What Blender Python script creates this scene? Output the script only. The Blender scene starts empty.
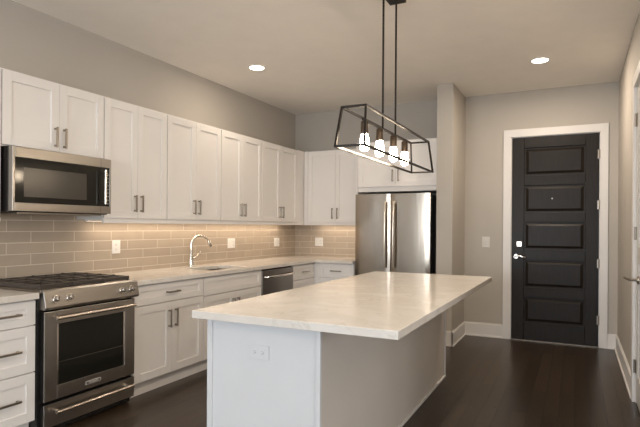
import bpy, bmesh, math, random
from mathutils import Vector, Matrix
random.seed(4)
S = bpy.context.scene
COL = S.collection
# ------------------------------------------------------------------ camera
cam = bpy.data.objects.new('camera', bpy.data.cameras.new('camera'))
COL.objects.link(cam)
YAW, ROLL = 0.4608, 0.0065
fwd = Vector((-math.sin(YAW), math.cos(YAW), 0)); rt = Vector((math.cos(YAW), math.sin(YAW), 0)); up = Vector((0, 0, 1))
R = Matrix((rt, up, -fwd)).transposed() @ Matrix.Rotation(ROLL, 3, 'Z')
cam.matrix_world = Matrix.Translation((3.6701, -6.5652, 1.3361)) @ R.to_4x4()
cam.data.sensor_width = 36; cam.data.lens = 515.55 * 36 / 640
cam.data.shift_y = 13.066 / 640; cam.data.clip_start = .05
S.camera = cam
# ------------------------------------------------------------------ view and sky
S.view_settings.view_transform = 'Standard'; S.view_settings.look = 'None'
S.view_settings.gamma = 1; S.view_settings.use_curve_mapping = False
S.view_settings.exposure = 0.36
W = bpy.data.worlds.new('sky'); S.world = W; W.use_nodes = True
W.node_tree.nodes['Background'].inputs[0].default_value = (.72, .85, 1, 1)
W.node_tree.nodes['Background'].inputs[1].default_value = 1.2
# ------------------------------------------------------------------ large lights
WARM = (1, .84, .67)
DAY = (.86, .93, 1.0)
DAY2 = (1.0, .97, .93)
H = 2.961; RW = 4.085; REAR = -11.0
def area(name, loc, sx, sy, power, color, direction, spread=180):
    l = bpy.data.lights.new(name, 'AREA'); l.shape = 'RECTANGLE'; l.size = sx; l.size_y = sy
    l.energy = power; l.color = color; l.spread = math.radians(spread)
    o = bpy.data.objects.new(name, l); COL.objects.link(o); o.location = loc
    o.rotation_euler = Vector(direction).to_track_quat('-Z', 'Y').to_euler()
    return o
WIN = [(.25, 1.35), (1.6, 2.7), (2.9, 3.85)]          # daylight windows in the rear wall, x ranges
WZ0, WZ1 = .75, 2.35
FX = 8.6; RWIN = [(-10.2, -8.6), (-8.2, -6.6), (-6.2, -4.8)]   # living area opening off to the right, behind the camera
for a, b in RWIN:
    area('window_daylight', (FX + .22, (a + b) / 2, (WZ0 + WZ1) / 2), WZ1 - WZ0, b - a, 58 if b < -6 else 24, DAY2, (-1, 0, 0))
for a, b in WIN:
    area('window_daylight', ((a + b) / 2, REAR - .22, (WZ0 + WZ1) / 2), b - a, WZ1 - WZ0, 66, DAY, (0, 1, 0))

# ------------------------------------------------------------------ materials
def mat(name, color, rough=.5, metal=0, bump=0, bscale=40, var=0, vscale=5, coat=0, emit=None, estr=0, aniso=0, stretch=(1, 1, 1), spec=.5):
    m = bpy.data.materials.new(name); m.use_nodes = True
    nt = m.node_tree; b = nt.nodes['Principled BSDF']
    b.inputs['Base Color'].default_value = (*color, 1)
    b.inputs['Roughness'].default_value = rough; b.inputs['Metallic'].default_value = metal
    b.inputs['Specular IOR Level'].default_value = spec
    if coat: b.inputs['Coat Weight'].default_value = coat; b.inputs['Coat Roughness'].default_value = .08
    if emit: b.inputs['Emission Color'].default_value = (*emit, 1); b.inputs['Emission Strength'].default_value = estr
    if aniso: b.inputs['Anisotropic'].default_value = aniso
    tc = nt.nodes.new('ShaderNodeTexCoord'); mp = nt.nodes.new('ShaderNodeMapping'); mp.inputs['Scale'].default_value = stretch
    nt.links.new(tc.outputs['Object'], mp.inputs['Vector'])
    n = nt.nodes.new('ShaderNodeTexNoise'); n.inputs['Scale'].default_value = vscale; n.inputs['Detail'].default_value = 4
    nt.links.new(mp.outputs[0], n.inputs['Vector'])
    if var:
        r = nt.nodes.new('ShaderNodeValToRGB'); r.color_ramp.elements[0].position = .3; r.color_ramp.elements[1].position = .7
        r.color_ramp.elements[0].color = (*[c * (1 - var) for c in color], 1); r.color_ramp.elements[1].color = (*[min(1, c * (1 + var)) for c in color], 1)
        nt.links.new(n.outputs['Fac'], r.inputs['Fac']); nt.links.new(r.outputs[0], b.inputs['Base Color'])
    if bump:
        n2 = nt.nodes.new('ShaderNodeTexNoise'); n2.inputs['Scale'].default_value = bscale; n2.inputs['Detail'].default_value = 3
        nt.links.new(mp.outputs[0], n2.inputs['Vector'])
        bp = nt.nodes.new('ShaderNodeBump'); bp.inputs['Strength'].default_value = bump; bp.inputs['Distance'].default_value = .002
        nt.links.new(n2.outputs['Fac'], bp.inputs['Height']); nt.links.new(bp.outputs[0], b.inputs['Normal'])
    return m
M = {}
M['wall'] = mat('greige_wall_paint', (.475, .44, .395), .75, bump=.15, bscale=250, var=.02, vscale=2)
M['ceiling'] = mat('ceiling_paint', (.92, .88, .825), .85, bump=.12, bscale=200, var=.015)
M['trim'] = mat('white_trim_paint', (.74, .72, .70), .4, bump=.05, bscale=60, var=.01)
M['white'] = mat('white_cabinet_paint', (.83, .80, .77), .38, bump=.05, bscale=90, var=.012, vscale=3)
M['carcass'] = mat('white_cabinet_box', (.82, .79, .76), .45, bump=.05, bscale=90, var=.012)
M['island_side'] = mat('island_side_paint', (.64, .59, .54), .6, bump=.12, bscale=200, var=.015)
M['island'] = mat('island_end_panel_paint', (.66, .665, .675), .4, bump=.05, bscale=90, var=.012)
M['steel'] = mat('brushed_stainless', (.60, .545, .475), .26, 1, bump=.10, bscale=60, var=.05, vscale=30, stretch=(1, 60, 60), aniso=.5)
M['steel_h'] = mat('brushed_stainless_range', (.375, .352, .325), .30, 1, bump=.06, bscale=30, var=.05, vscale=20, stretch=(1, 1, 60))
M['steel_f'] = mat('brushed_stainless_fridge', (.34, .295, .245), .20, 1, bump=.9, bscale=9, var=.03, vscale=25, stretch=(1, 1, .06))
M['dsteel'] = mat('dark_stainless', (.30, .27, .24), .28, 1, var=.05, vscale=20, stretch=(1, 1, 50))
M['silver'] = mat('pale_badge_metal', (.72, .69, .64), .5, .2, var=.02)
M['chrome'] = mat('polished_steel', (.78, .74, .69), .12, 1, var=.02)
M['nickel'] = mat('brushed_nickel', (.32, .28, .235), .30, 1, var=.04, vscale=40)
M['black'] = mat('black_enamel', (.012, .011, .010), .25, var=.1)
M['dark'] = mat('dark_grey_casing', (.05, .05, .052), .4, var=.08)
M['iron'] = mat('cast_iron', (.055, .045, .037), .36, bump=.3, bscale=150, var=.2, vscale=30)
M['glass_dark'] = mat('black_oven_glass', (.010, .010, .008), .10, var=.05, spec=.35)
M['glass_mw'] = mat('microwave_window_mesh', (.055, .048, .040), .22, var=.1, vscale=200)
M['plate'] = mat('white_plastic', (.80, .78, .75), .35, var=.01)
M['slot'] = mat('outlet_slot', (.03, .03, .03), .6, var=.05)
M['switchp'] = mat('ivory_plastic', (.60, .56, .50), .35, var=.01)
M['door'] = mat('espresso_door_stain', (.015, .011, .008), .38, bump=.35, bscale=18, var=.22, vscale=8, stretch=(9, 9, .7), spec=.2)
M['bronze'] = mat('black_bronze_metal', (.022, .017, .014), .42, .6, var=.1, vscale=20)
M['socket'] = mat('antique_brass_socket', (.12, .09, .065), .35, .9, var=.1, vscale=20)
M['bulb'] = mat('glowing_glass_bulb', (1, .9, .75), .2, var=.01, emit=(1, .80, .58), estr=54)
M['lens'] = mat('downlight_lens', (1, .95, .9), .4, var=.01, emit=(1, .93, .82), estr=9)
M['ledbar'] = mat('led_diffuser', (1, .95, .9), .4, var=.01, emit=(1, .80, .58), estr=1.5)
M['leaf2'] = mat('closet_door_paint', (.60, .58, .55), .4, bump=.05, var=.01)
M['lightfloor'] = mat('threshold_metal', (.25, .22, .19), .35, .7, var=.05)

def quartz():
    m = mat('cream_quartz', (.80, .74, .66), .17, var=.0, spec=.45)
    nt = m.node_tree; b = nt.nodes['Principled BSDF']
    tc = nt.nodes['Texture Coordinate']
    n = nt.nodes.new('ShaderNodeTexNoise'); n.inputs['Scale'].default_value = 3.2; n.inputs['Detail'].default_value = 9; n.inputs['Distortion'].default_value = 1.2
    nt.links.new(tc.outputs['Object'], n.inputs['Vector'])
    r = nt.nodes.new('ShaderNodeValToRGB'); e = r.color_ramp.elements
    e[0].position = .35; e[0].color = (.70, .655, .60, 1); e[1].position = .62; e[1].color = (.77, .73, .68, 1)
    k = e.new(.49); k.color = (.735, .69, .635, 1); k = e.new(.505); k.color = (.66, .615, .555, 1); k = e.new(.52); k.color = (.74, .70, .645, 1)
    nt.links.new(n.outputs['Fac'], r.inputs['Fac'])
    v = nt.nodes.new('ShaderNodeTexVoronoi'); v.inputs['Scale'].default_value = 160
    nt.links.new(tc.outputs['Object'], v.inputs['Vector'])
    r2 = nt.nodes.new('ShaderNodeValToRGB'); r2.color_ramp.elements[0].position = .0; r2.color_ramp.elements[0].color = (.88, .86, .84, 1)
    r2.color_ramp.elements[1].position = .35; r2.color_ramp.elements[1].color = (1, 1, 1, 1)
    nt.links.new(v.outputs['Distance'], r2.inputs['Fac'])
    mx = nt.nodes.new('ShaderNodeMix'); mx.data_type = 'RGBA'; mx.blend_type = 'MULTIPLY'; mx.inputs['Factor'].default_value = 1
    nt.links.new(r.outputs[0], mx.inputs['A']); nt.links.new(r2.outputs[0], mx.inputs['B'])
    nt.links.new(mx.outputs['Result'], b.inputs['Base Color'])
    return m
M['quartz'] = quartz()

def brickmat(name, c1, c2, mortar, bw, bh, msize, axes, loc, rough, bumpd, offset=.5, grain=None, spec=.5, squash=1):
    m = bpy.data.materials.new(name); m.use_nodes = True; nt = m.node_tree; b = nt.nodes['Principled BSDF']
    tc = nt.nodes.new('ShaderNodeTexCoord'); sp = nt.nodes.new('ShaderNodeSeparateXYZ'); cb = nt.nodes.new('ShaderNodeCombineXYZ')
    nt.links.new(tc.outputs['Object'], sp.inputs[0])
    for i, ax in enumerate(axes):
        ad = nt.nodes.new('ShaderNodeMath'); ad.operation = 'ADD'; ad.inputs[1].default_value = loc[i]
        nt.links.new(sp.outputs[ax], ad.inputs[0]); nt.links.new(ad.outputs[0], cb.inputs[i])
    br = nt.nodes.new('ShaderNodeTexBrick'); br.offset = offset; br.squash = squash
    br.inputs['Scale'].default_value = 1; br.inputs['Brick Width'].default_value = bw; br.inputs['Row Height'].default_value = bh
    br.inputs['Mortar Size'].default_value = msize; br.inputs['Mortar Smooth'].default_value = .1; br.inputs['Bias'].default_value = 0
    br.inputs['Color1'].default_value = (*c1, 1); br.inputs['Color2'].default_value = (*c2, 1); br.inputs['Mortar'].default_value = (*mortar, 1)
    nt.links.new(cb.outputs[0], br.inputs['Vector'])
    col = br.outputs['Color']
    n = nt.nodes.new('ShaderNodeTexNoise'); n.inputs['Detail'].default_value = 6; n.inputs['Scale'].default_value = 6
    mp = nt.nodes.new('ShaderNodeMapping'); mp.inputs['Scale'].default_value = grain or (1, 1, 1)
    nt.links.new(cb.outputs[0], mp.inputs[0]); nt.links.new(mp.outputs[0], n.inputs['Vector'])
    r = nt.nodes.new('ShaderNodeValToRGB'); r.color_ramp.elements[0].position = .3; r.color_ramp.elements[1].position = .7
    lo = .62 if grain else .93
    r.color_ramp.elements[0].color = (lo, lo, lo, 1); r.color_ramp.elements[1].color = (1.0, 1, 1, 1)
    nt.links.new(n.outputs['Fac'], r.inputs['Fac'])
    mx = nt.nodes.new('ShaderNodeMix'); mx.data_type = 'RGBA'; mx.blend_type = 'MULTIPLY'; mx.inputs['Factor'].default_value = 1
    nt.links.new(col, mx.inputs['A']); nt.links.new(r.outputs[0], mx.inputs['B']); nt.links.new(mx.outputs['Result'], b.inputs['Base Color'])
    b.inputs['Roughness'].default_value = rough; b.inputs['Specular IOR Level'].default_value = spec
    iv = nt.nodes.new('ShaderNodeMath'); iv.operation = 'SUBTRACT'; iv.inputs[0].default_value = 1; nt.links.new(br.outputs['Fac'], iv.inputs[1])
    ad = nt.nodes.new('ShaderNodeMath'); ad.operation = 'MULTIPLY_ADD'; ad.inputs[1].default_value = .12 if grain else .02
    nt.links.new(n.outputs['Fac'], ad.inputs[0]); nt.links.new(iv.outputs[0], ad.inputs[2])
    bp = nt.nodes.new('ShaderNodeBump'); bp.inputs['Strength'].default_value = .6; bp.inputs['Distance'].default_value = bumpd
    nt.links.new(ad.outputs[0], bp.inputs['Height']); nt.links.new(bp.outputs[0], b.inputs['Normal'])
    return m
T1, T2, GR = (.48, .40, .315), (.44, .365, .29), (.70, .62, .52)
M['tile_left'] = brickmat('taupe_subway_tile', T1, T2, GR, .373, .0833, .0028, ('Y', 'Z'), (4.252 + 3.73 + .1865, -.952 + .0833 * 2), .22, .002)
M['tile_back'] = brickmat('taupe_subway_tile_back', T1, T2, GR, .373, .0833, .0028, ('X', 'Z'), (.373 * 3 - .09, -.952 + .0833 * 2), .22, .002)
M['floor'] = brickmat('dark_walnut_planks', (.030, .0185, .010), (.056, .036, .021), (.006, .004, .003), 1.5, .102, .0026, ('Y', 'X'), (20, 10), .30, .0012, .37, grain=(1.2, 14, 1), spec=.45)

# ------------------------------------------------------------------ geometry helpers
class MB:
    def __init__(s): s.bm = bmesh.new()
    def box(s, x0, x1, y0, y1, z0, z1):
        r = bmesh.ops.create_cube(s.bm, size=1)
        for v in r['verts']:
            v.co = Vector(((x0 + x1) / 2 + v.co.x * abs(x1 - x0), (y0 + y1) / 2 + v.co.y * abs(y1 - y0), (z0 + z1) / 2 + v.co.z * abs(z1 - z0)))
        return s
    def cyl(s, a, b, r, r2=None, seg=20):
        a = Vector(a); b = Vector(b); d = b - a
        m = Matrix.Translation((a + b) / 2) @ d.to_track_quat('Z', 'Y').to_matrix().to_4x4()
        bmesh.ops.create_cone(s.bm, cap_ends=True, segments=seg, radius1=r, radius2=r if r2 is None else r2, depth=d.length, matrix=m)
        return s
    def bar(s, a, b, t):                      # square bar between two points
        a = Vector(a); b = Vector(b); d = b - a
        m = Matrix.Translation((a + b) / 2) @ d.to_track_quat('Z', 'Y').to_matrix().to_4x4() @ Matrix.Diagonal((t, t, d.length + t * .6, 1))
        bmesh.ops.create_cube(s.bm, size=1, matrix=m); return s
    def lathe(s, c, prof, axis='Z', seg=28):  # prof: (radius, height) from bottom to top
        rings = []
        for r, h in prof:
            ring = []
            for i in range(seg):
                t = 2 * math.pi * i / seg; p = (r * math.cos(t), r * math.sin(t), h)
                if axis == 'X': p = (h, p[0], p[1])
                if axis == 'Y': p = (p[0], h, p[1])
                ring.append(s.bm.verts.new(Vector(c) + Vector(p)))
            rings.append(ring)
        for A, B in zip(rings, rings[1:]):
            for i in range(seg): s.bm.faces.new((A[i], A[(i + 1) % seg], B[(i + 1) % seg], B[i]))
        s.bm.faces.new(rings[0][::-1]); s.bm.faces.new(rings[-1]); return s
    def tube(s, pts, r, seg=14):
        pts = [Vector(p) for p in pts]; rings = []; n = len(pts)
        rr = r if isinstance(r, (list, tuple)) else [r] * n
        ref = None
        for i, p in enumerate(pts):
            t = (pts[min(i + 1, n - 1)] - pts[max(i - 1, 0)]).normalized()
            if ref is None: ref = t.orthogonal().normalized()
            ref = (ref - t * ref.dot(t)).normalized(); bn = t.cross(ref)
            rings.append([s.bm.verts.new(p + rr[i] * (math.cos(2 * math.pi * k / seg) * ref + math.sin(2 * math.pi * k / seg) * bn)) for k in range(seg)])
        for A, B in zip(rings, rings[1:]):
            for i in range(seg): s.bm.faces.new((A[i], A[(i + 1) % seg], B[(i + 1) % seg], B[i]))
        s.bm.faces.new(rings[0][::-1]); s.bm.faces.new(rings[-1]); return s
    def prism(s, pts, axis, a, b):            # polygon extruded along an axis; pts in the two other axes
        def co(p, h): return {'X': (h, p[0], p[1]), 'Y': (p[0], h, p[1]), 'Z': (p[0], p[1], h)}[axis]
        A = [s.bm.verts.new(co(p, a)) for p in pts]; B = [s.bm.verts.new(co(p, b)) for p in pts]; n = len(pts)
        s.bm.faces.new(A[::-1]); s.bm.faces.new(B)
        for i in range(n): s.bm.faces.new((A[i], A[(i + 1) % n], B[(i + 1) % n], B[i]))
        return s
def wloc(o):
    v = Vector((0, 0, 0))
    while o: v += o.location; o = o.parent
    return v
def obj(name, mb, m, parent=None, origin=None, bevel=0, smooth=False, seg=2):
    bm = mb.bm if isinstance(mb, MB) else mb
    bmesh.ops.recalc_face_normals(bm, faces=bm.faces)
    base = wloc(parent) if parent else Vector(origin or (0, 0, 0))
    bmesh.ops.translate(bm, verts=bm.verts, vec=-base)
    me = bpy.data.meshes.new(name); bm.to_mesh(me); bm.free()
    me.materials.append(M[m] if isinstance(m, str) else m)
    if smooth:
        for p in me.polygons: p.use_smooth = True
    o = bpy.data.objects.new(name, me); COL.objects.link(o)
    if parent: o.parent = parent
    else: o.location = base
    if smooth: 
        try: me.set_sharp_from_angle(angle=math.radians(40))
        except Exception: pass
    if bevel:
        b = o.modifiers.new('bevel', 'BEVEL'); b.width = bevel; b.segments = seg; b.limit_method = 'ANGLE'; b.angle_limit = math.radians(40)
    return o
def tag(o, label, cat, group=None):
    o['label'] = label; o['category'] = cat
    if group: o['group'] = group
    return o
def thing(name, loc, label, cat, group=None):
    o = bpy.data.objects.new(name, None); COL.objects.link(o); o.location = loc; o.empty_display_size = .1
    return tag(o, label, cat, group)
def struct(name, mb, m, bevel=0, parent=None):
    o = obj(name, mb, m, parent, bevel=bevel)
    if not parent: o['kind'] = 'structure'
    return o
def text_mesh(name, body, size, m, parent, world, rot, depth=.0006):
    c = bpy.data.curves.new(name, 'FONT'); c.body = body; c.size = size; c.extrude = depth; c.align_x = 'CENTER'; c.align_y = 'CENTER'
    t = bpy.data.objects.new('tmp', c); COL.objects.link(t)
    dg = bpy.context.evaluated_depsgraph_get(); me = bpy.data.meshes.new_from_object(t.evaluated_get(dg))
    bpy.data.objects.remove(t); me.materials.clear(); me.materials.append(M[m])
    me.transform(Matrix.Translation(Vector(world) - wloc(parent)) @ rot.to_4x4())
    o = bpy.data.objects.new(name, me); COL.objects.link(o); o.parent = parent
    return o
# local frames for things on a wall: u along the wall, v out of it, z up
class Left:
    @staticmethod
    def p(u, v, z): return (v, u, z)
    @staticmethod
    def box(mb, u0, u1, v0, v1, z0, z1): mb.box(v0, v1, u0, u1, z0, z1)
class Back:
    @staticmethod
    def p(u, v, z): return (u, -v, z)
    @staticmethod
    def box(mb, u0, u1, v0, v1, z0, z1): mb.box(u0, u1, -v1, -v0, z0, z1)

# ------------------------------------------------------------------ the room
struct('floor', MB().box(-.12, FX + .12, REAR - .12, .12, -.1, 0), 'floor')
struct('ceiling', MB().box(-.12, FX + .12, REAR - .12, .12, H, H + .1), 'ceiling')
struct('wall_left', MB().box(-.12, 0, REAR, 0, 0, H), 'wall')
DL, DR, DH = 2.966, 3.916, 2.424       # entry door opening
struct('wall_back', MB().box(-.12, DL, 0, .12, 0, H).box(DR, RW + .12, 0, .12, 0, H).box(DL, DR, 0, .12, DH, H), 'wall')
SY0, SY1, SH = -2.79, -1.93, 2.43      # side door opening
struct('wall_right', MB().box(RW, RW + .12, -4.0, SY0, 0, H).box(RW + .12, FX, -4.0, -3.88, 0, H).box(RW, RW + .12, SY1, 0, 0, H).box(RW, RW + .12, SY0, SY1, SH, H), 'wall')
mb = MB(); xs = [-.12] + [v for w in WIN for v in w] + [FX + .12]
for i in range(0, len(xs), 2): mb.box(xs[i], xs[i + 1], REAR - .12, REAR, 0, H)
for a, b in WIN: mb.box(a, b, REAR - .12, REAR, 0, WZ0); mb.box(a, b, REAR - .12, REAR, WZ1, H)
struct('wall_rear', mb, 'wall')
for i, (a, b) in enumerate(WIN):
    mb = MB(); y0, y1 = REAR - .08, REAR - .03; c = (a + b) / 2
    for x0, x1 in ((a, a + .05), (b - .05, b), (c - .02, c + .02)): mb.box(x0, x1, y0, y1, WZ0, WZ1)
    for z0, z1 in ((WZ0, WZ0 + .05), (WZ1 - .05, WZ1)): mb.box(a, b, y0, y1, z0, z1)
    w = struct('window_%d' % (i + 1), mb, 'trim')
    mb = MB()
    mb.box(a - .09, a, REAR, REAR + .02, WZ0 - .09, WZ1 + .09); mb.box(b, b + .09, REAR, REAR + .02, WZ0 - .09, WZ1 + .09)
    mb.box(a, b, REAR, REAR + .02, WZ1, WZ1 + .09); mb.box(a, b, REAR, REAR + .04, WZ0 - .09, WZ0)
    struct('window_casing', mb, 'trim', parent=w)
mb = MB(); ys = [REAR] + [v for w in RWIN for v in w] + [-3.88]
for i in range(0, len(ys), 2): mb.box(FX, FX + .12, ys[i], ys[i + 1], 0, H)
for a, b in RWIN: mb.box(FX, FX + .12, a, b, 0, WZ0); mb.box(FX, FX + .12, a, b, WZ1, H)
struct('wall_far_right', mb, 'wall')
for i, (a, b) in enumerate(RWIN):
    mb = MB(); x0, x1 = FX + .03, FX + .08; c = (a + b) / 2
    for p, q in ((a, a + .05), (b - .05, b), (c - .02, c + .02)): mb.box(x0, x1, p, q, WZ0, WZ1)
    for z0, z1 in ((WZ0, WZ0 + .05), (WZ1 - .05, WZ1)): mb.box(x0, x1, a, b, z0, z1)
    struct('window_%d' % (i + 4), mb, 'trim')
# pier beside the fridge
CX0, CX1, CY = 2.245, 2.426, -.72
struct('wall_pier', MB().box(CX0, CX1, CY, 0, 0, H), 'wall', bevel=.003)
# baseboards
BH = .165
def baseboard(name, boxes):
    mb = MB()
    for x0, x1, y0, y1, ax in boxes:
        mb.box(x0, x1, y0, y1, 0, BH - .012)
        # thin cap set back from the board's face
        if ax == 'y': mb.box(x0, x1, y0 + .006 if y1 >= -.001 else y0, y1, BH - .012, BH)
        else: mb.box(x0 + (.006 if x0 > 3 else 0), x1 - (0 if x0 > 3 else .006), y0, y1, BH - .012, BH)
    return struct(name, mb, 'trim', bevel=.002)
baseboard('baseboard_back', [(CX1, 2.883, -.016, 0, 'y'), (3.990, RW, -.016, 0, 'y')])
baseboard('baseboard_pier', [(CX1, CX1 + .016, CY - .016, -.016, 'x'), (CX0 + .03, CX1 + .016, CY - .016, CY, 'q')])
baseboard('baseboard_right', [(RW - .016, RW, -1.845, -.016, 'x'), (RW - .016, RW, -4.0, -2.885, 'x')])
baseboard('baseboard_left', [(0, .016, REAR, -6.2, 'x')])
# shoe moulding
struct('trim_1', MB().box(CX1 + .016, 2.883, -.028, -.016, 0, .018).box(CX1 + .016, CX1 + .028, CY - .028, -.028, 0, .018).box(RW - .028, RW - .016, -1.845, -.028, 0, .018).box(3.99, RW - .016, -.028, -.016, 0, .018), 'trim', bevel=.003)
# entry door casing
mb = MB()
mb.box(2.883, 2.972, -.022, 0, 0, 2.418); mb.box(3.910, 3.990, -.022, 0, 0, 2.418); mb.box(2.883, 3.990, -.022, 0, 2.418, 2.508)
mb.box(DL, DL + .012, 0, .12, 0, DH); mb.box(DR - .012, DR, 0, .12, 0, DH); mb.box(DL, DR, 0, .12, DH - .012, DH)
struct('trim_2', mb, 'trim', bevel=.0025)
struct('trim_3', MB().box(DL + .012, DR - .012, -.02, .10, 0, .010), 'lightfloor', bevel=.002)
# entry door
X0, X1 = 2.98, 3.902
zr = [.012, .218, .517, .633, .957, 1.083, 1.406, 1.518, 1.839, 1.958, 2.284, 2.408]
mb = MB(); px0, px1 = 3.116, 3.766
yf = .004
mb.box(X0, px0, yf, yf + .045, zr[0], zr[-1]); mb.box(px1, X1, yf, yf + .045, zr[0], zr[-1])
for i in range(0, 12, 2): mb.box(px0, px1, yf, yf + .045, zr[i], zr[i + 1])
door = struct('door_1', mb, 'door', bevel=.004)
for i in range(1, 11, 2):
    z0, z1 = zr[i], zr[i + 1]; pm = MB()
    pm.box(px0, px1, yf + .020, yf + .04, z0, z1)
    # raised field with sloping edges
    bm = pm.bm; o_, f_ = .018, .050
    A = [bm.verts.new((x, yf + .020, z)) for x, z in ((px0 + o_, z0 + o_), (px1 - o_, z0 + o_), (px1 - o_, z1 - o_), (px0 + o_, z1 - o_))]
    B = [bm.verts.new((x, yf + .007, z)) for x, z in ((px0 + f_, z0 + f_ * .9), (px1 - f_, z0 + f_ * .9), (px1 - f_, z1 - f_ * .9), (px0 + f_, z1 - f_ * .9))]
    for k in range(4): bm.faces.new((A[k], A[(k + 1) % 4], B[(k + 1) % 4], B[k]))
    bm.faces.new(B); bm.faces.new(A[::-1])
    obj('panel', pm, 'door', door)
dk = obj('deadbolt', MB().box(3.035, 3.095, yf - .016, yf, 1.112, 1.176), 'steel', door, bevel=.004)
obj('keyhole', MB().lathe((3.065, yf - .017, 1.15), [(.013, -.002), (.013, .001)], 'Y').box(3.045, 3.085, yf - .0175, yf - .015, 1.122, 1.134), 'dsteel', dk)
hd = obj('lever_handle', MB().lathe((3.030, yf, .995), [(.026, -.010), (.028, -.004), (.028, 0)], 'Y').cyl((3.03, yf - .01, .995), (3.03, yf - .05, .995), .010)
         .tube([(3.015, yf - .05, .992), (3.035, yf - .05, 1.004), (3.07, yf - .05, 1.003), (3.10, yf - .05, .994), (3.145, yf - .048, .990)], [.010, .011, .010, .009, .007]), 'chrome', door, smooth=True)
for z in (2.17, 1.60, .94, .305):
    obj('hinge', MB().cyl((3.905, -.004, z - .05), (3.905, -.004, z + .05), .0075, seg=12).box(3.885, 3.905, 0.0, .0045, z - .05, z + .05), 'nickel', door)
obj('peephole', MB().lathe((3.42, yf, 1.68), [(.007, -.004), (.009, -.001), (.009, 0)], 'Y', 16), 'nickel', door)
# side door in the right wall
mb = MB()
mb.box(RW - .022, RW, SY1 - .002, SY1 + .088, 0, SH - .002); mb.box(RW - .022, RW, SY0 - .088, SY0 + .002, 0, SH - .002); mb.box(RW - .022, RW, SY0 - .088, SY1 + .088, SH - .002, SH + .088)
mb.box(RW, RW + .12, SY1 - .012, SY1, 0, SH); mb.box(RW, RW + .12, SY0, SY0 + .012, 0, SH); mb.box(RW, RW + .12, SY0, SY1, SH - .012, SH)
struct('trim_4', mb, 'trim', bevel=.0025)
mb = MB(); xf = RW + .004; a, b = SY0 + .014, SY1 - .014
mb.box(xf, xf + .04, a, a + .11, .012, SH - .014); mb.box(xf, xf + .04, b - .11, b, .012, SH - .014)
for z0, z1 in ((.012, .22), (1.08, 1.2), (SH - .13, SH - .014)): mb.box(xf, xf + .04, a + .11, b - .11, z0, z1)
mb.box(xf + .012, xf + .03, a + .1, b - .1, .1, SH - .1)
d2 = struct('door_2', mb, 'leaf2', bevel=.003)
for z in (2.17, .28, 1.3):
    obj('hinge', MB().cyl((RW - .006, b + .004, z - .05), (RW - .006, b + .004, z + .05), .008, seg=12).box(RW, RW + .0045, b - .03, b, z - .05, z + .05), 'nickel', d2)
obj('lever_handle', MB().lathe((xf, -2.105, .955), [(.027, -.012), (.029, -.004), (.029, 0)], 'X').cyl((xf - .01, -2.105, .955), (xf - .055, -2.105, .955), .010)
    .tube([(xf - .05, -2.11, .955), (xf - .058, -2.09, .955), (xf - .068, -2.03, .953), (xf - .085, -1.985, .962)], [.010, .010, .009, .008]), 'nickel', d2, smooth=True)

# ------------------------------------------------------------------ cabinets
def shaker(F, u0, u1, v, z0, z1, parent, name, st=.062, m='white', rail=None):
    """five-piece door or drawer front: frame at v..v+.019, panel recessed"""
    rail = rail or st
    mb = MB()
    F.box(mb, u0, u0 + st, v, v + .020, z0, z1); F.box(mb, u1 - st, u1, v, v + .020, z0, z1)
    F.box(mb, u0 + st, u1 - st, v, v + .020, z0, z0 + rail); F.box(mb, u0 + st, u1 - st, v, v + .020, z1 - rail, z1)
    F.box(mb, u0 + st - .002, u1 - st + .002, v + .002, v + .010, z0 + rail - .002, z1 - rail + .002)
    return obj(name, mb, m, parent, bevel=.0012)
def pull(F, u, v, z, L, vert, parent):
    mb = MB(); t = .0065; h = L / 2
    if vert:
        F.box(mb, u - t, u + t, v + .024, v + .034, z - h, z + h)
        for s in (-1, 1): F.box(mb, u - t, u + t, v, v + .024, z + s * (h - .012) - t, z + s * (h - .012) + t)
    else:
        F.box(mb, u - h, u + h, v + .024, v + .034, z - t, z + t)
        for s in (-1, 1): F.box(mb, u + s * (h - .012) - t, u + s * (h - .012) + t, v, v + .024, z - t, z + t)
    return obj('handle', mb, 'nickel', parent, bevel=.0015)
def upper(F, u0, u1, z0, z1, depth, label, group=None, doors=2, zd0=None, zd1=None, hz=None, gapl=.0, gapr=.0, name='upper_cabinet', su=None, hl=.145):
    loc = F.p((u0 + u1) / 2, 0, z0)
    t = thing(name, loc, label, 'cabinet', group)
    zb = z0 + .026 if z0 < 1.36 else z0
    mb = MB(); F.box(mb, u0, u1, .003, depth, zb, z1); obj('cabinet_body', mb, 'carcass', t, bevel=.001)
    zd0 = zd0 or z0 + .04; zd1 = zd1 or z1 - .012; g = .0025
    if z0 < 1.4:
        mb = MB(); F.box(mb, u0, u1, depth + .001, depth + .019, z0, z0 + .028); obj('light_rail', mb, 'carcass', t, bevel=.001)
    for p, q, on in ((u0, u0 + gapl, gapl > .03), (u1 - gapr, u1, gapr > .03)):
        if on: mb = MB(); F.box(mb, p, q, depth + .001, depth + .0205, z0 + .0285, z1); obj('filler_strip', mb, 'carcass', t, bevel=.001)
    a, b = u0 + gapl + .004, u1 - gapr - .004; c = su if su is not None else (a + b) / 2
    if doors == 2:
        d = shaker(F, a, c - g / 2, depth + .001, zd0, zd1, t, 'door'); pull(F, c - .036, depth + .021, hz, hl, True, d)
        d = shaker(F, c + g / 2, b, depth + .001, zd0, zd1, t, 'door'); pull(F, c + .036, depth + .021, hz, hl, True, d)
    else:
        d = shaker(F, a, b, depth + .001, zd0, zd1, t, 'door'); pull(F, b - .036, depth + .021, hz, hl, True, d)
    return t
UD = .300
ZU0, ZU1 = 1.354, 2.362
upper(Left, -5.32, -4.486, ZU0, ZU1, UD, 'white upper cabinet cut off at the left edge, left of the microwave', hz=1.52)
upper(Left, -4.484, -3.672, 1.852, ZU1, UD, 'short white upper cabinet directly above the microwave', zd0=1.862, hz=1.963, su=-4.066, name='upper_cabinet')
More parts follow.
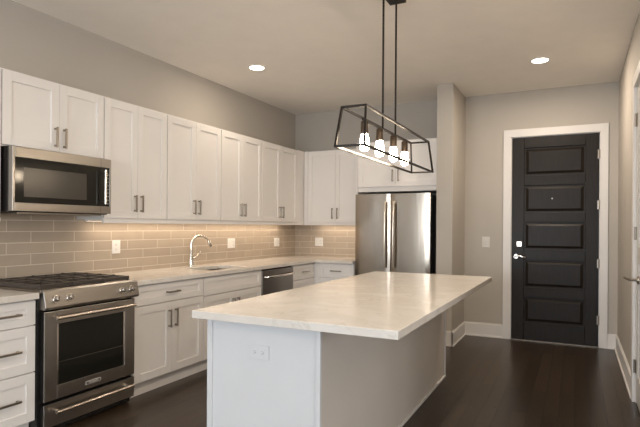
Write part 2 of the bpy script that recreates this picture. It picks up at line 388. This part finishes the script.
upper(Left, -3.670, -2.966, ZU0, ZU1, UD, 'white two-door upper cabinet just right of the microwave', hz=1.52, su=-3.32)
upper(Left, -2.964, -2.167, ZU0, ZU1, UD, 'white two-door upper cabinet above the faucet, second right of the microwave', hz=1.517)
upper(Left, -2.165, -1.374, ZU0, ZU1, UD, 'white two-door upper cabinet over the wide outlet, third right of the microwave', hz=1.515, su=-1.78)
upper(Left, -1.372, -.323, ZU0, ZU1, UD, 'white two-door upper cabinet on the left wall nearest the corner', hz=1.512, su=-.945, gapr=.18)
# back wall
upper(Back, .323, 1.205, ZU0, ZU1, UD, 'white two-door upper cabinet on the back wall between corner and fridge', hz=1.512, gapl=.055, gapr=.06, su=.792)
t = upper(Back, 1.237, 2.243, 1.766, 2.378, .60, 'deep white cabinet mounted above the stainless fridge', hz=1.955, zd0=1.825, su=1.728, gapr=.012)
# fridge side panel
tag(obj('fridge_side_panel', MB().box(1.213, 1.235, -.615, -.003, 0, 2.378), 'carcass', origin=(1.224, -.3, 0), bevel=.001), 'tall white end panel at the left side of the fridge', 'panel')

BD = .634          # base cabinet box depth, fronts to .655
def base(F, u0, u1, label, rows, group=None, doors=None, gapl=0, gapr=0, zt=.872, kick=True, hmid=None, hollow=False):
    t = thing('base_cabinet', F.p((u0 + u1) / 2, .3, 0), label, 'cabinet', group)
    mb = MB()
    if hollow:
        for q in ((u0, u0 + .018, .003, BD, .112, .873), (u1 - .018, u1, .003, BD, .112, .873), (u0, u1, .003, BD, .112, .13), (u0, u1, .62, BD, .112, .873), (u0, u1, .003, .02, .112, .873)): F.box(mb, *q)
    else: F.box(mb, u0, u1, .003, BD, .112, .873)
    obj('cabinet_body', mb, 'carcass', t, bevel=.001)
    mb = MB(); F.box(mb, u0, u1, .05, .592, 0, .112); obj('toe_kick', mb, 'white', t)
    for p, q, on in ((u0, u0 + gapl, gapl > .01), (u1 - gapr, u1, gapr > .01)):
        if on: mb = MB(); F.box(mb, p, q, BD + .001, BD + .0205, .118, .866); obj('filler_strip', mb, 'carcass', t, bevel=.001)
    g = .0025; a, b = u0 + gapl + g, u1 - gapr - g; c = (a + b) / 2
    for z0, z1, handle in rows:
        d = shaker(F, a, b, BD + .001, z0, z1, t, 'drawer', st=.055, rail=.048 if z1 - z0 < .2 else .06)
        if handle: pull(F, c if hmid is None else hmid, BD + .021, (z0 + z1) / 2, .15, False, d)
    if doors:
        z0, z1, n = doors
        if n == 2:
            d = shaker(F, a, c - g / 2, BD + .001, z0, z1, t, 'door'); pull(F, c - .038, BD + .021, z1 - .135, .15, True, d)
            d = shaker(F, c + g / 2, b, BD + .001, z0, z1, t, 'door'); pull(F, c + .038, BD + .021, z1 - .135, .15, True, d)
        else:
            d = shaker(F, a, b, BD + .001, z0, z1, t, 'door'); pull(F, a + .038, BD + .021, z1 - .12, .15, True, d)
    return t
base(Left, -4.835, -4.471, 'white three-drawer base cabinet to the left of the range', [(.715, .866, 1), (.424, .708, 1), (.118, .417, 1)])
base(Left, -5.36, -4.837, 'white base cabinet beyond the left edge, past the drawers', [(.715, .866, 1)], doors=(.118, .708, 2))
base(Left, -3.678, -2.853, 'white base cabinet between the range and the sink cabinet', [(.712, .866, 1)], doors=(.118, .705, 2), gapl=.012)
base(Left, -2.851, -1.893, 'white sink base cabinet left of the dishwasher, handle-less false front', [(.70, .866, 0)], doors=(.118, .693, 2), hollow=True)
base(Left, -1.203, -.640, 'narrow white base cabinet between dishwasher and corner', [(.690, .866, 1), (.118, .683, 0)], gapr=.0, hmid=-.905)
base(Back, .657, 1.211, 'white base cabinet on the back wall left of the fridge', [(.690, .866, 1)], doors=(.118, .683, 2), gapl=.07)
# worktops
def slab(name, x0, x1, y0, y1, label):
    return tag(obj(name, MB().box(x0, x1, y0, y1, .876, .914), 'quartz', origin=((x0 + x1) / 2, (y0 + y1) / 2, .876), bevel=.003), label, 'worktop')
slab('worktop', .002, .690, -5.36, -4.472, 'short cream quartz worktop at the left edge, left of the range')
SX0, SX1, SKY0, SKY1 = .22, .585, -2.66, -2.06
mb = MB(); bm = mb.bm
xsv = [.002, SX0, SX1, .690, 1.211]; ysv = [-3.682, SKY0, SKY1, -.690, -.002]
for i in range(4):
    for j in range(4):
        if i == 1 and j == 1: continue
        if i == 3 and j < 3: continue
        for z, fl in ((.914, 0), (.876, 1)):
            vs = [bm.verts.new((xsv[i + a], ysv[j + b], z)) for a, b in ((0, 0), (1, 0), (1, 1), (0, 1))]
            bm.faces.new(vs if not fl else vs[::-1])
bmesh.ops.remove_doubles(bm, verts=bm.verts, dist=1e-5)
top = {}; bot = {}
be = [e for e in bm.edges if e.is_boundary and e.verts[0].co.z > .9]
lookup = {(round(v.co.x, 4), round(v.co.y, 4)): v for v in bm.verts if v.co.z < .9}
for e in be:
    a, b = e.verts; c = lookup[(round(b.co.x, 4), round(b.co.y, 4))]; d = lookup[(round(a.co.x, 4), round(a.co.y, 4))]
    bm.faces.new((a, b, c, d))
tag(obj('worktop', mb, 'quartz', origin=(.4, -2, .876), bevel=.003), 'long L-shaped cream quartz worktop with the sink, from range to fridge', 'worktop')
# sink
sk = thing('sink', (.4, -2.36, .70), 'undermount steel sink set in the worktop below the faucet', 'sink')
mb = MB(); w = .004; a0, a1, b0, b1 = SX0 - .004, SX1 + .004, SKY0 - .004, SKY1 + .004
mb.box(a0 - w, a0, b0 - w, b1 + w, .70, .8755).box(a1, a1 + w, b0 - w, b1 + w, .70, .8755).box(a0, a1, b0 - w, b0, .70, .8755).box(a0, a1, b1, b1 + w, .70, .8755).box(a0 - w, a1 + w, b0 - w, b1 + w, .696, .70)
obj('basin', mb, 'dsteel', sk)
obj('drain', MB().lathe((.4, -2.36, .7005), [(.045, 0), (.045, .003), (.03, .004), (.03, .001)]), 'chrome', sk)
# faucet
fc = thing('faucet', (.105, -2.378, .914), 'curved chrome gooseneck faucet standing behind the sink', 'faucet')
fx, fy = .105, -2.378
obj('faucet_body', MB().lathe((fx, fy, .914), [(.029, 0), (.029, .006), (.024, .012), (.0205, .03), (.019, .17), (.014, .19)]), 'chrome', fc, smooth=True)
pts = [(fx, fy, 1.09)]
R_ = .085; cz = 1.145
ux, uy = .55, .835        # spout swings out over the basin
for i in range(15):
    t = math.pi - i * math.pi * .90 / 14
    k = R_ + R_ * math.cos(t); pts.append((fx + k * ux * 1.1, fy + k * uy * 1.1, cz + R_ * math.sin(t) * 1.0))
obj('spout', MB().tube(pts, .0125), 'chrome', fc, smooth=True)
e = Vector(pts[-1]); e0 = Vector(pts[-2]); dr = (e - e0).normalized()
obj('spray_head', MB().tube([e - dr * .01, e, e + dr * .05, e + dr * .058], [.0135, .0155, .018, .014]), 'chrome', fc, smooth=True)
obj('faucet_lever', MB().cyl((fx, fy, 1.0), (fx + .02, fy + .035, 1.0), .014).tube([(fx + .015, fy + .035, 1.0), (fx + .03, fy + .06, 1.025), (fx + .05, fy + .085, 1.055), (fx + .045, fy + .10, 1.075)], [.009, .008, .007, .006]), 'chrome', fc, smooth=True)

# backsplash tiles
tag(obj('tile_backsplash', MB().box(.0005, .009, -5.36, -.0005, .9145, 1.379).box(.0005, .009, -4.482, -3.674, 1.379, 1.413), 'tile_left'), 'long taupe subway tile backsplash along the left wall', 'backsplash')
tag(obj('tile_backsplash', MB().box(.0095, 1.2125, -.009, -.0005, .9145, 1.379), 'tile_back'), 'short taupe subway tile backsplash on the back wall beside the fridge', 'backsplash')
# under-cabinet lights
def ledbar(F, u0, u1, label, p):
    t = thing('under_cabinet_light', F.p((u0 + u1) / 2, .11, ZU0 + .012), label, 'light')
    mb = MB(); F.box(mb, u0, u1, .09, .13, ZU0 + .014, ZU0 + .0255); obj('housing', mb, 'plate', t, bevel=.001)
    mb = MB(); F.box(mb, u0 + .01, u1 - .01, .095, .125, ZU0 + .012, ZU0 + .014); obj('diffuser', mb, 'ledbar', t)
    l = bpy.data.lights.new('led_glow', 'AREA'); l.shape = 'RECTANGLE'; L = (u1 - u0) * .95
    l.size, l.size_y = (.03, L) if F is Left else (L, .03); l.energy = p * L; l.color = (1, .82, .63)
    o = bpy.data.objects.new('led_glow', l); COL.objects.link(o); o.parent = t
    o.location = Vector(F.p((u0 + u1) / 2, .11, ZU0 + .010)) - t.location
ledbar(Left, -3.66, -.40, 'long slim light bar under the left wall upper cabinets', 1.5)
ledbar(Back, .42, 1.19, 'short slim light bar under the back wall upper cabinet', 1.3)

# ------------------------------------------------------------------ microwave
y0, y1, z0, z1, xf = -4.482, -3.674, 1.415, 1.850, .410
y0, y1 = -4.468, -3.679
mw = thing('microwave', (.2, -4.09, z0), 'stainless over-the-range microwave mounted above the range', 'microwave')
obj('casing', MB().box(.012, xf - .042, y0, y1 - .002, z0 + .004, z1), 'black', mw, bevel=.002)
mb = MB(); f0, f1 = xf - .042, xf
mb.box(f0, f1, y0, y0 + .018, z0 + .01, z1 - .002); mb.box(f0, f1, y0 + .018, y1, z1 - .072, z1 - .002); mb.box(f0, f1, y0 + .018, y1, z0 + .01, z0 + .066)
mb.box(f0, f1, y1 - .014, y1, z0 + .066, z1 - .072)
obj('door_frame', mb, 'steel_h', mw, bevel=.003)
gl = obj('door_glass', MB().box(f0, f1 - .002, y0 + .018, y1 - .095, z0 + .066, z1 - .072), 'glass_dark', mw)
obj('door_window', MB().box(f1 - .002, f1 - .001, y0 + .078, y1 - .225, z0 + .106, z1 - .135), 'glass_mw', gl)
cp = obj('control_panel', MB().box(f0, f1 - .002, y1 - .094, y1 - .014, z0 + .066, z1 - .072), 'black', mw)
mb = MB()
for k in range(9):
    for j in range(2): mb.box(f1 - .0025, f1 - .001, y1 - .050 + j * .018, y1 - .043 + j * .018, z0 + .085 + k * .028, z0 + .089 + k * .028)
obj('buttons', mb, 'plate', cp)['kind'] = 'stuff'
obj('handle', MB().cyl((xf + .042, y1 - .088, z0 + .082), (xf + .042, y1 - .088, z1 - .092), .0095).cyl((xf - .002, y1 - .088, z0 + .10), (xf + .042, y1 - .088, z0 + .10), .007).cyl((xf - .002, y1 - .088, z1 - .11), (xf + .042, y1 - .088, z1 - .11), .007), 'steel', mw, smooth=True)
obj('door_seam', MB().box(f1 - .001, f1 + .0006, y1 - .098, y1 - .096, z1 - .070, z1 - .003), 'dark', mw)
obj('door_seam', MB().box(f1 - .001, f1 + .0006, y1 - .098, y1 - .096, z0 + .012, z0 + .064), 'dark', mw)
obj('vent_grille', MB().box(.03, xf - .04, y0 + .06, y1 - .06, z0 - .006, z0 + .004).box(.06, .30, y0 + .1, y0 + .35, z0 - .010, z0 - .006).box(.06, .30, y1 - .35, y1 - .1, z0 - .010, z0 - .006), 'steel_h', mw, bevel=.002)

# ------------------------------------------------------------------ range
ry0, ry1 = -4.468, -3.686
rg = thing('range', (.36, -4.09, 0), 'stainless gas range with black oven window, between white base cabinets', 'range')
D0, D1 = ry0 + .024, ry1 - .024          # door width
obj('range_body', MB().box(.02, .655, ry0 + .004, ry1 - .012, .03, .895).box(.10, .60, ry0 + .05, ry1 - .05, 0, .03), 'black', rg, bevel=.003)
mb = MB(); mb.prism([(.60, .800), (.712, .800), (.722, .815), (.700, .915), (.690, .925), (.60, .925)], 'Y', ry0 + .016, ry1 + .002)
pn = obj('control_panel', mb, 'steel_h', rg, bevel=.003)
nx = Vector((.100, 0, .022)).normalized()
for y in (-4.375, -4.275, -3.842, -3.757):
    c = Vector((.711, y, .864)); k = MB()
    k.cyl(c, c + nx * .008, .026, .026).cyl(c + nx * .008, c + nx * .030, .020, .017).cyl(c + nx * .03, c + nx * .034, .017, .013)
    kn = obj('knob', k, 'chrome', rg, bevel=.001, smooth=True)
    obj('knob_grip', MB().bar(c + nx * .036 + Vector((0, 0, -.014)), c + nx * .036 + Vector((0, 0, .014)), .006), 'dsteel', kn)
ct = obj('cooktop', MB().box(.03, .690, ry0 + .004, ry1 - .004, .906, .928), 'dsteel', rg, bevel=.004)
obj('rear_vent', MB().box(.012, .07, ry0 + .02, ry1 - .02, .928, .945), 'iron', rg, bevel=.003)
gy0, gy1 = ry0 + .008, ry1 - .045; gw = (gy1 - gy0) / 3
for i in range(3):
    a = gy0 + gw * i + .002; b = gy0 + gw * (i + 1) - .002; g = MB(); z = .958; tk = .014
    for xx in (.07, .66): g.box(xx - .008, xx + .008, a, b, z - .026, z)
    for yy in (a + .008, b - .008): g.box(.07, .66, yy - .008, yy + .008, z - .026, z)
    c = (a + b) / 2
    g.box(.07, .66, c - .006, c + .006, z - tk, z + .004)
    for xx in (.215, .365, .515):
        g.box(xx - .006, xx + .006, a, b, z - tk, z + .004)
    for xx in (.07, .66):
        for yy in (a + .008, b - .008): g.box(xx - .01, xx + .01, yy - .008, yy + .008, .927, z - .02)
    obj('grate', g, 'iron', rg, bevel=.003)
for x, y, r in ((.215, gy0 + gw / 2, .042), (.515, gy0 + gw / 2, .05), (.365, gy0 + gw * 1.5, .055), (.215, gy0 + gw * 2.5, .042), (.515, gy0 + gw * 2.5, .05)):
    b_ = obj('burner', MB().lathe((x, y, .928), [(r + .012, 0), (r + .008, .006), (r, .008), (r, .013)]), 'chrome', rg, smooth=True)
    obj('burner_cap', MB().lathe((x, y, .941), [(r * .9, 0), (r * .9, .005), (r * .7, .007)]), 'iron', b_, smooth=True)
# oven door
dz0, dz1 = .222, .786; dx0, dx1 = .658, .700
wz0, wz1, wy0, wy1 = .308, .702, D0 + .090, D1 - .092
mb = MB(); ds = dx1 - .009; mb.box(ds, dx1, D0, wy0, dz0, dz1).box(ds, dx1, wy1, D1, dz0, dz1).box(ds, dx1, wy0, wy1, dz0, wz0).box(ds, dx1, wy0, wy1, wz1, dz1)
od = obj('oven_door', mb, 'steel_h', rg, bevel=.002)
obj('door_core', MB().box(dx0, dx1 - .010, D0 + .001, D1 - .001, dz0 + .001, dz1 - .001), 'black', od)
obj('oven_window', MB().box(dx1 - .0099, dx1 - .006, wy0, wy1, wz0, wz1), 'glass_dark', od)
obj('oven_rack', MB().box(dx1 - .006, dx1 - .0055, wy0 + .01, wy1 - .01, .452, .4545), 'dsteel', od)
obj('window_edge', MB().box(dx1 - .006, dx1 - .002, wy0, wy0 + .010, wz0, wz1), 'chrome', od)
obj('window_edge', MB().box(dx1 - .006, dx1 - .002, wy1 - .012, wy1, wz0, wz1), 'chrome', od)
def barhandle(y0_, y1_, z, parent, x=.742, r=.0115):
    mb = MB().cyl((x, y0_, z), (x, y1_, z), r)
    for y in (y0_ + .03, y1_ - .03): mb.cyl((.699, y, z), (x, y, z), .009)
    return obj('handle', mb, 'steel', parent, smooth=True)
barhandle(D0 + .052, D1 - .030, .745, od)
# badge on the oven door
bc = (D0 + D1) / 2 + .0; 
bd = MB(); bd.box(dx1, dx1 + .002, bc - .062, bc + .062, .252, .276)
bdg = obj('badge', bd, 'silver', od, bevel=.0009)
obj('badge_face', MB().box(dx1 + .002, dx1 + .0026, bc - .057, bc + .057, .2555, .2725), 'dsteel', bdg)
text_mesh('badge_lettering', 'KitchenAid', .0175, 'silver', bdg, (dx1 + .003, bc, .2645), Matrix(((0, 0, 1), (1, 0, 0), (0, 1, 0))))
# warming drawer
wd = obj('storage_drawer', MB().box(dx1 - .009, dx1, D0, D1, .055, .200), 'steel_h', rg, bevel=.002)
obj('drawer_core', MB().box(dx0, dx1 - .010, D0 + .001, D1 - .001, .056, .199), 'black', wd)
barhandle(D0 + .055, D1 - .045, .150, wd)
obj('kick_plate', MB().box(.60, .655, D0, D1, .01, .053), 'black', rg)

# ------------------------------------------------------------------ dishwasher
dw = thing('dishwasher', (.33, -1.548, 0), 'dark stainless dishwasher under the worktop right of the sink', 'dishwasher')
a, b = -1.888, -1.207
obj('dishwasher_body', MB().box(.03, .632, a + .006, b - .006, .10, .868).box(.06, .58, a + .006, b - .006, 0, .10), 'black', dw, bevel=.002)
df = obj('dishwasher_door', MB().box(.634, .660, a + .002, b - .002, .118, .856), 'dsteel', dw, bevel=.004)
mb = MB(); mb.tube([(.66, a + .05, .785), (.70, a + .065, .785), (.706, a + .12, .785), (.706, b - .12, .785), (.70, b - .05, .785), (.66, b - .035, .785)], .012)
obj('handle', mb, 'chrome', df, smooth=True)

# ------------------------------------------------------------------ fridge
fr = thing('refrigerator', (1.735, -.4, 0), 'stainless french-door refrigerator beside the pier', 'refrigerator')
fx0, fx1 = 1.272, 2.190
obj('fridge_casing', MB().box(fx0 + .01, fx1 - .004, -.70, -.06, .03, 1.712).box(fx0 + .05, fx1 - .05, -.66, -.10, 0, .03).box(fx0 + .03, fx0 + .12, -.73, -.60, 1.712, 1.735).box(fx1 - .12, fx1 - .03, -.73, -.60, 1.712, 1.735), 'dark', fr, bevel=.003)
def curved(x0, x1, z0, z1, yb, yf, bulge):
    mb = MB(); n = 14; pts = [(x0, yb), (x0, yf + bulge)]
    pts = [(x1, yb), (x0, yb)]
    for i in range(n + 1):
        s = i / n; e = min(s, 1 - s); k = 1 - (2 * s - 1) ** 2
        rnd = 0 if 0 < i < n else .006
        pts.append((x0 + (x1 - x0) * s, yf - bulge * k + rnd))
    return mb.prism(pts, 'Z', z0, z1)
seam = 1.719
for x0, x1, hx in ((fx0, seam - .004, seam - .054), (seam + .004, fx1, seam + .050)):
    d = obj('fridge_door', curved(x0, x1, .705, 1.728, -.705, -.774, .006), 'steel_f', fr, smooth=True)
    mb = MB()
    pts = [(hx, -.772, 1.615)]
    n = 14
    for i in range(n + 1):
        s = i / n; pts.append((hx, -.812 - .018 * (1 - (2 * s - 1) ** 2), 1.625 - s * .76))
    pts.append((hx, -.772, .875))
    mb.tube(pts, .0155)
    obj('handle', mb, 'steel', d, smooth=True)
fd = obj('freezer_drawer', curved(fx0, fx1, .09, .695, -.705, -.772, .012), 'steel_f', fr, smooth=True)
obj('handle', MB().tube([(fx0 + .1, -.772, .62), (fx0 + .11, -.82, .62), (seam, -.835, .62), (fx1 - .11, -.82, .62), (fx1 - .1, -.772, .62)], .0135), 'chrome', fd, smooth=True)
obj('base_grille', MB().box(fx0 + .02, fx1 - .02, -.74, -.70, .012, .085), 'dark', fr)

# ------------------------------------------------------------------ island
IX0, IX1, IY0, IY1 = 1.990, 2.629, -4.455, -1.935
isl = thing('kitchen_island', ((IX0 + IX1) / 2, (IY0 + IY1) / 2, 0), 'white kitchen island with outlet on its end panel, greige side facing right', 'island')
obj('island_body', MB().box(IX0 + .02, IX1 - .004, IY0 + .006, IY1 - .006, .0, .873), 'island_side', isl)
ep = obj('end_panel', MB().box(IX0 + .004, IX1, IY0, IY0 + .006, 0, .873), 'island', isl)
obj('corner_trim', MB().box(IX0, IX0 + .030, IY0 - .010, IY0 + .02, 0, .873), 'island', isl, bevel=.0012)
obj('corner_trim', MB().box(IX1 - .016, IX1 + .004, IY0 - .010, IY0 + .010, 0, .873), 'island', isl, bevel=.0012)
obj('corner_trim', MB().box(IX1 - .006, IX1 + .006, IY1 - .016, IY1 + .002, 0, .873), 'trim', isl, bevel=.0012)
obj('base_moulding', MB().box(IX1 - .004, IX1 + .010, IY0 + .010, IY1, 0, .022), 'trim', isl, bevel=.004)
for i in range(3):
    a = IY0 + .02 + i * (IY1 - IY0 - .03) / 3; b = a + (IY1 - IY0 - .03) / 3
    mb = MB(); d = MB(); d.box(IX0, IX0 + .019, a + .002, b - .002, .118, .866)
    dd = obj('door', d, 'white', isl, bevel=.0015)
    obj('handle', MB().box(IX0 - .034, IX0 - .024, (a + b) / 2 - .006, (a + b) / 2 + .006, .62, .77).box(IX0 - .024, IX0, (a + b) / 2 - .006, (a + b) / 2 + .006, .63, .642).box(IX0 - .024, IX0, (a + b) / 2 - .006, (a + b) / 2 + .006, .748, .76), 'nickel', dd)
it = obj('island_top', MB().box(1.9575, 3.0265, -4.548, -1.930, .876, .914), 'quartz', origin=(2.49, -3.2, .876), bevel=.003)
tag(it, 'large cream quartz countertop overhanging the island to the right', 'worktop')

# ------------------------------------------------------------------ outlets and switches
def outlet(P, u0, u1, z0, z1, v, label, kind='outlet', gangs=1, horiz=False, m='plate', group=None):
    """P maps (u, v, z) to the world; v grows out of the wall"""
    def bx(mb, a, b, c, d, e, f):
        p = P(a, c, e); q = P(b, d, f); mb.box(min(p[0], q[0]), max(p[0], q[0]), min(p[1], q[1]), max(p[1], q[1]), min(p[2], q[2]), max(p[2], q[2])); return mb
    cu, cz_ = (u0 + u1) / 2, (z0 + z1) / 2
    t = thing('wall_outlet' if kind == 'outlet' else 'light_switch', P(cu, v, cz_), label, kind, group)
    obj('cover_plate', bx(MB(), u0, u1, v, v + .006, z0, z1), m, t, bevel=.002)
    for k in range(gangs):
        gu = u0 + (u1 - u0) * (k + .5) / gangs
        if kind == 'switch' or (gangs == 2 and k == 0):
            obj('rocker', bx(MB(), gu - .015, gu + .015, v + .005, v + .010, cz_ - .030, cz_ + .030), m, t, bevel=.002); continue
        for s in (-1, 1):
            if horiz: ru, rz, hw, hh = gu + s * .022, cz_, .014, .015
            else: ru, rz, hw, hh = gu, cz_ + s * .022, .015, .014
            r = obj('receptacle', bx(MB(), ru - hw, ru + hw, v + .005, v + .008, rz - hh, rz + hh), m, t, bevel=.001)
            sl = MB()
            for q in (-1, 1):
                if horiz: bx(sl, ru - .004, ru + .003, v + .0078, v + .0084, rz + q * .006 - .001, rz + q * .006 + .001)
                else: bx(sl, ru + q * .006 - .001, ru + q * .006 + .001, v + .0078, v + .0084, rz - .003, rz + .004)
            if horiz: bx(sl, ru + .006, ru + .010, v + .0078, v + .0084, rz - .002, rz + .002)
            else: bx(sl, ru - .002, ru + .002, v + .0078, v + .0084, rz - .010, rz - .006)
            obj('slots', sl, 'slot', r)
LP = lambda u, v, z: (v, u, z)
BP = lambda u, v, z: (u, -v, z)
outlet(LP, -3.312, -3.222, 1.085, 1.205, .009, 'white wall outlet on the tiles between range and faucet')
outlet(LP, -1.630, -1.485, 1.075, 1.190, .009, 'wide white outlet plate on the tiles right of the faucet', gangs=2)
outlet(LP, -.590, -.455, 1.062, 1.177, .009, 'white outlet plate on the left tiles nearest the corner', gangs=2)
outlet(BP, .340, .465, 1.060, 1.180, .009, 'white outlet plate on the back wall tiles beside the fridge', gangs=2)
outlet(BP, 2.637, 2.729, 1.092, 1.224, .0, 'pale beige light switch on the wall left of the dark entry door', kind='switch', m='switchp')
outlet(lambda u, v, z: (u, IY0 - v, z), 2.238, 2.356, .690, .760, 0.0, 'white horizontal outlet plate on the end of the island', horiz=True, m='island')

# ------------------------------------------------------------------ pendant
PX = 2.505
pd = thing('pendant_light', (PX, -3.07, H), 'black open-frame linear pendant with four glowing bulbs over the island', 'pendant lamp')
obj('canopy', MB().box(PX - .045, PX + .075, -3.37, -3.012, H - .028, H - .001), 'bronze', pd, bevel=.002)
TZ, BZ = 2.04, 1.80
T = [(PX - .075, -3.785, TZ), (PX + .075, -3.785, TZ), (PX + .072, -2.36, TZ), (PX - .078, -2.36, TZ)]
Bq = [(PX - .082, -3.862, BZ), (PX + .094, -3.85, BZ), (PX + .085, -2.27, BZ), (PX - .09, -2.29, BZ)]
mb = MB()
for i in range(4):
    mb.bar(T[i], T[(i + 1) % 4], .013); mb.bar(Bq[i], Bq[(i + 1) % 4], .013); mb.bar(T[i], Bq[i], .013)
obj('frame', mb, 'bronze', pd)
obj('centre_bar', MB().bar((PX, -3.64, 1.992), (PX, -2.76, 1.992), .012), 'bronze', pd)
for y in (-3.29, -3.02): obj('rod', MB().cyl((PX + .003, y, 1.99), (PX + .003, y, H - .027), .007, seg=12), 'bronze', pd)
for y in (-3.612, -3.34, -3.054, -2.787):
    s_ = obj('lamp_socket', MB().lathe((PX, y, 1.905), [(.024, 0), (.024, .074), (.020, .080), (.012, .082)]), 'socket', pd, smooth=True)
    obj('bulb', MB().lathe((PX, y, 1.800), [(.006, 0), (.018, .004), (.026, .013), (.030, .026), (.0305, .04), (.027, .075), (.021, .104)]), 'bulb', s_, smooth=True)

# ------------------------------------------------------------------ downlights
def downlight(x, y, label, power, group=None):
    t = thing('recessed_downlight', (x, y, H), label, 'ceiling light', group)
    obj('trim_ring', MB().lathe((x, y, H - .006), [(.078, 0), (.092, .002), (.094, .006)]), 'plate', t, smooth=True)
    obj('lens', MB().lathe((x, y, H - .008), [(.070, 0), (.074, .002)]), 'lens', t, smooth=True)
    l = bpy.data.lights.new('downlight_glow', 'AREA'); l.shape = 'DISK'; l.size = .14; l.energy = power; l.color = WARM; l.spread = math.radians(180)
    o = bpy.data.objects.new('downlight_glow', l); COL.objects.link(o); o.parent = t; o.location = (0, 0, -.011)
DP = 12
downlight(.735, -2.13, 'round recessed ceiling light above the left wall cabinets', 6)
downlight(3.35, -1.155, 'round recessed ceiling light in front of the dark entry door', 20)
for x, y, p in ((.9, -5.4, 4), (3.35, -4.2, 14), (2.0, -7.6, 10), (5.6, -6.0, 10), (5.6, -8.6, 10)):
    downlight(x, y, 'round recessed ceiling light behind the camera', p, 'recessed ceiling lights towards the rear of the room')
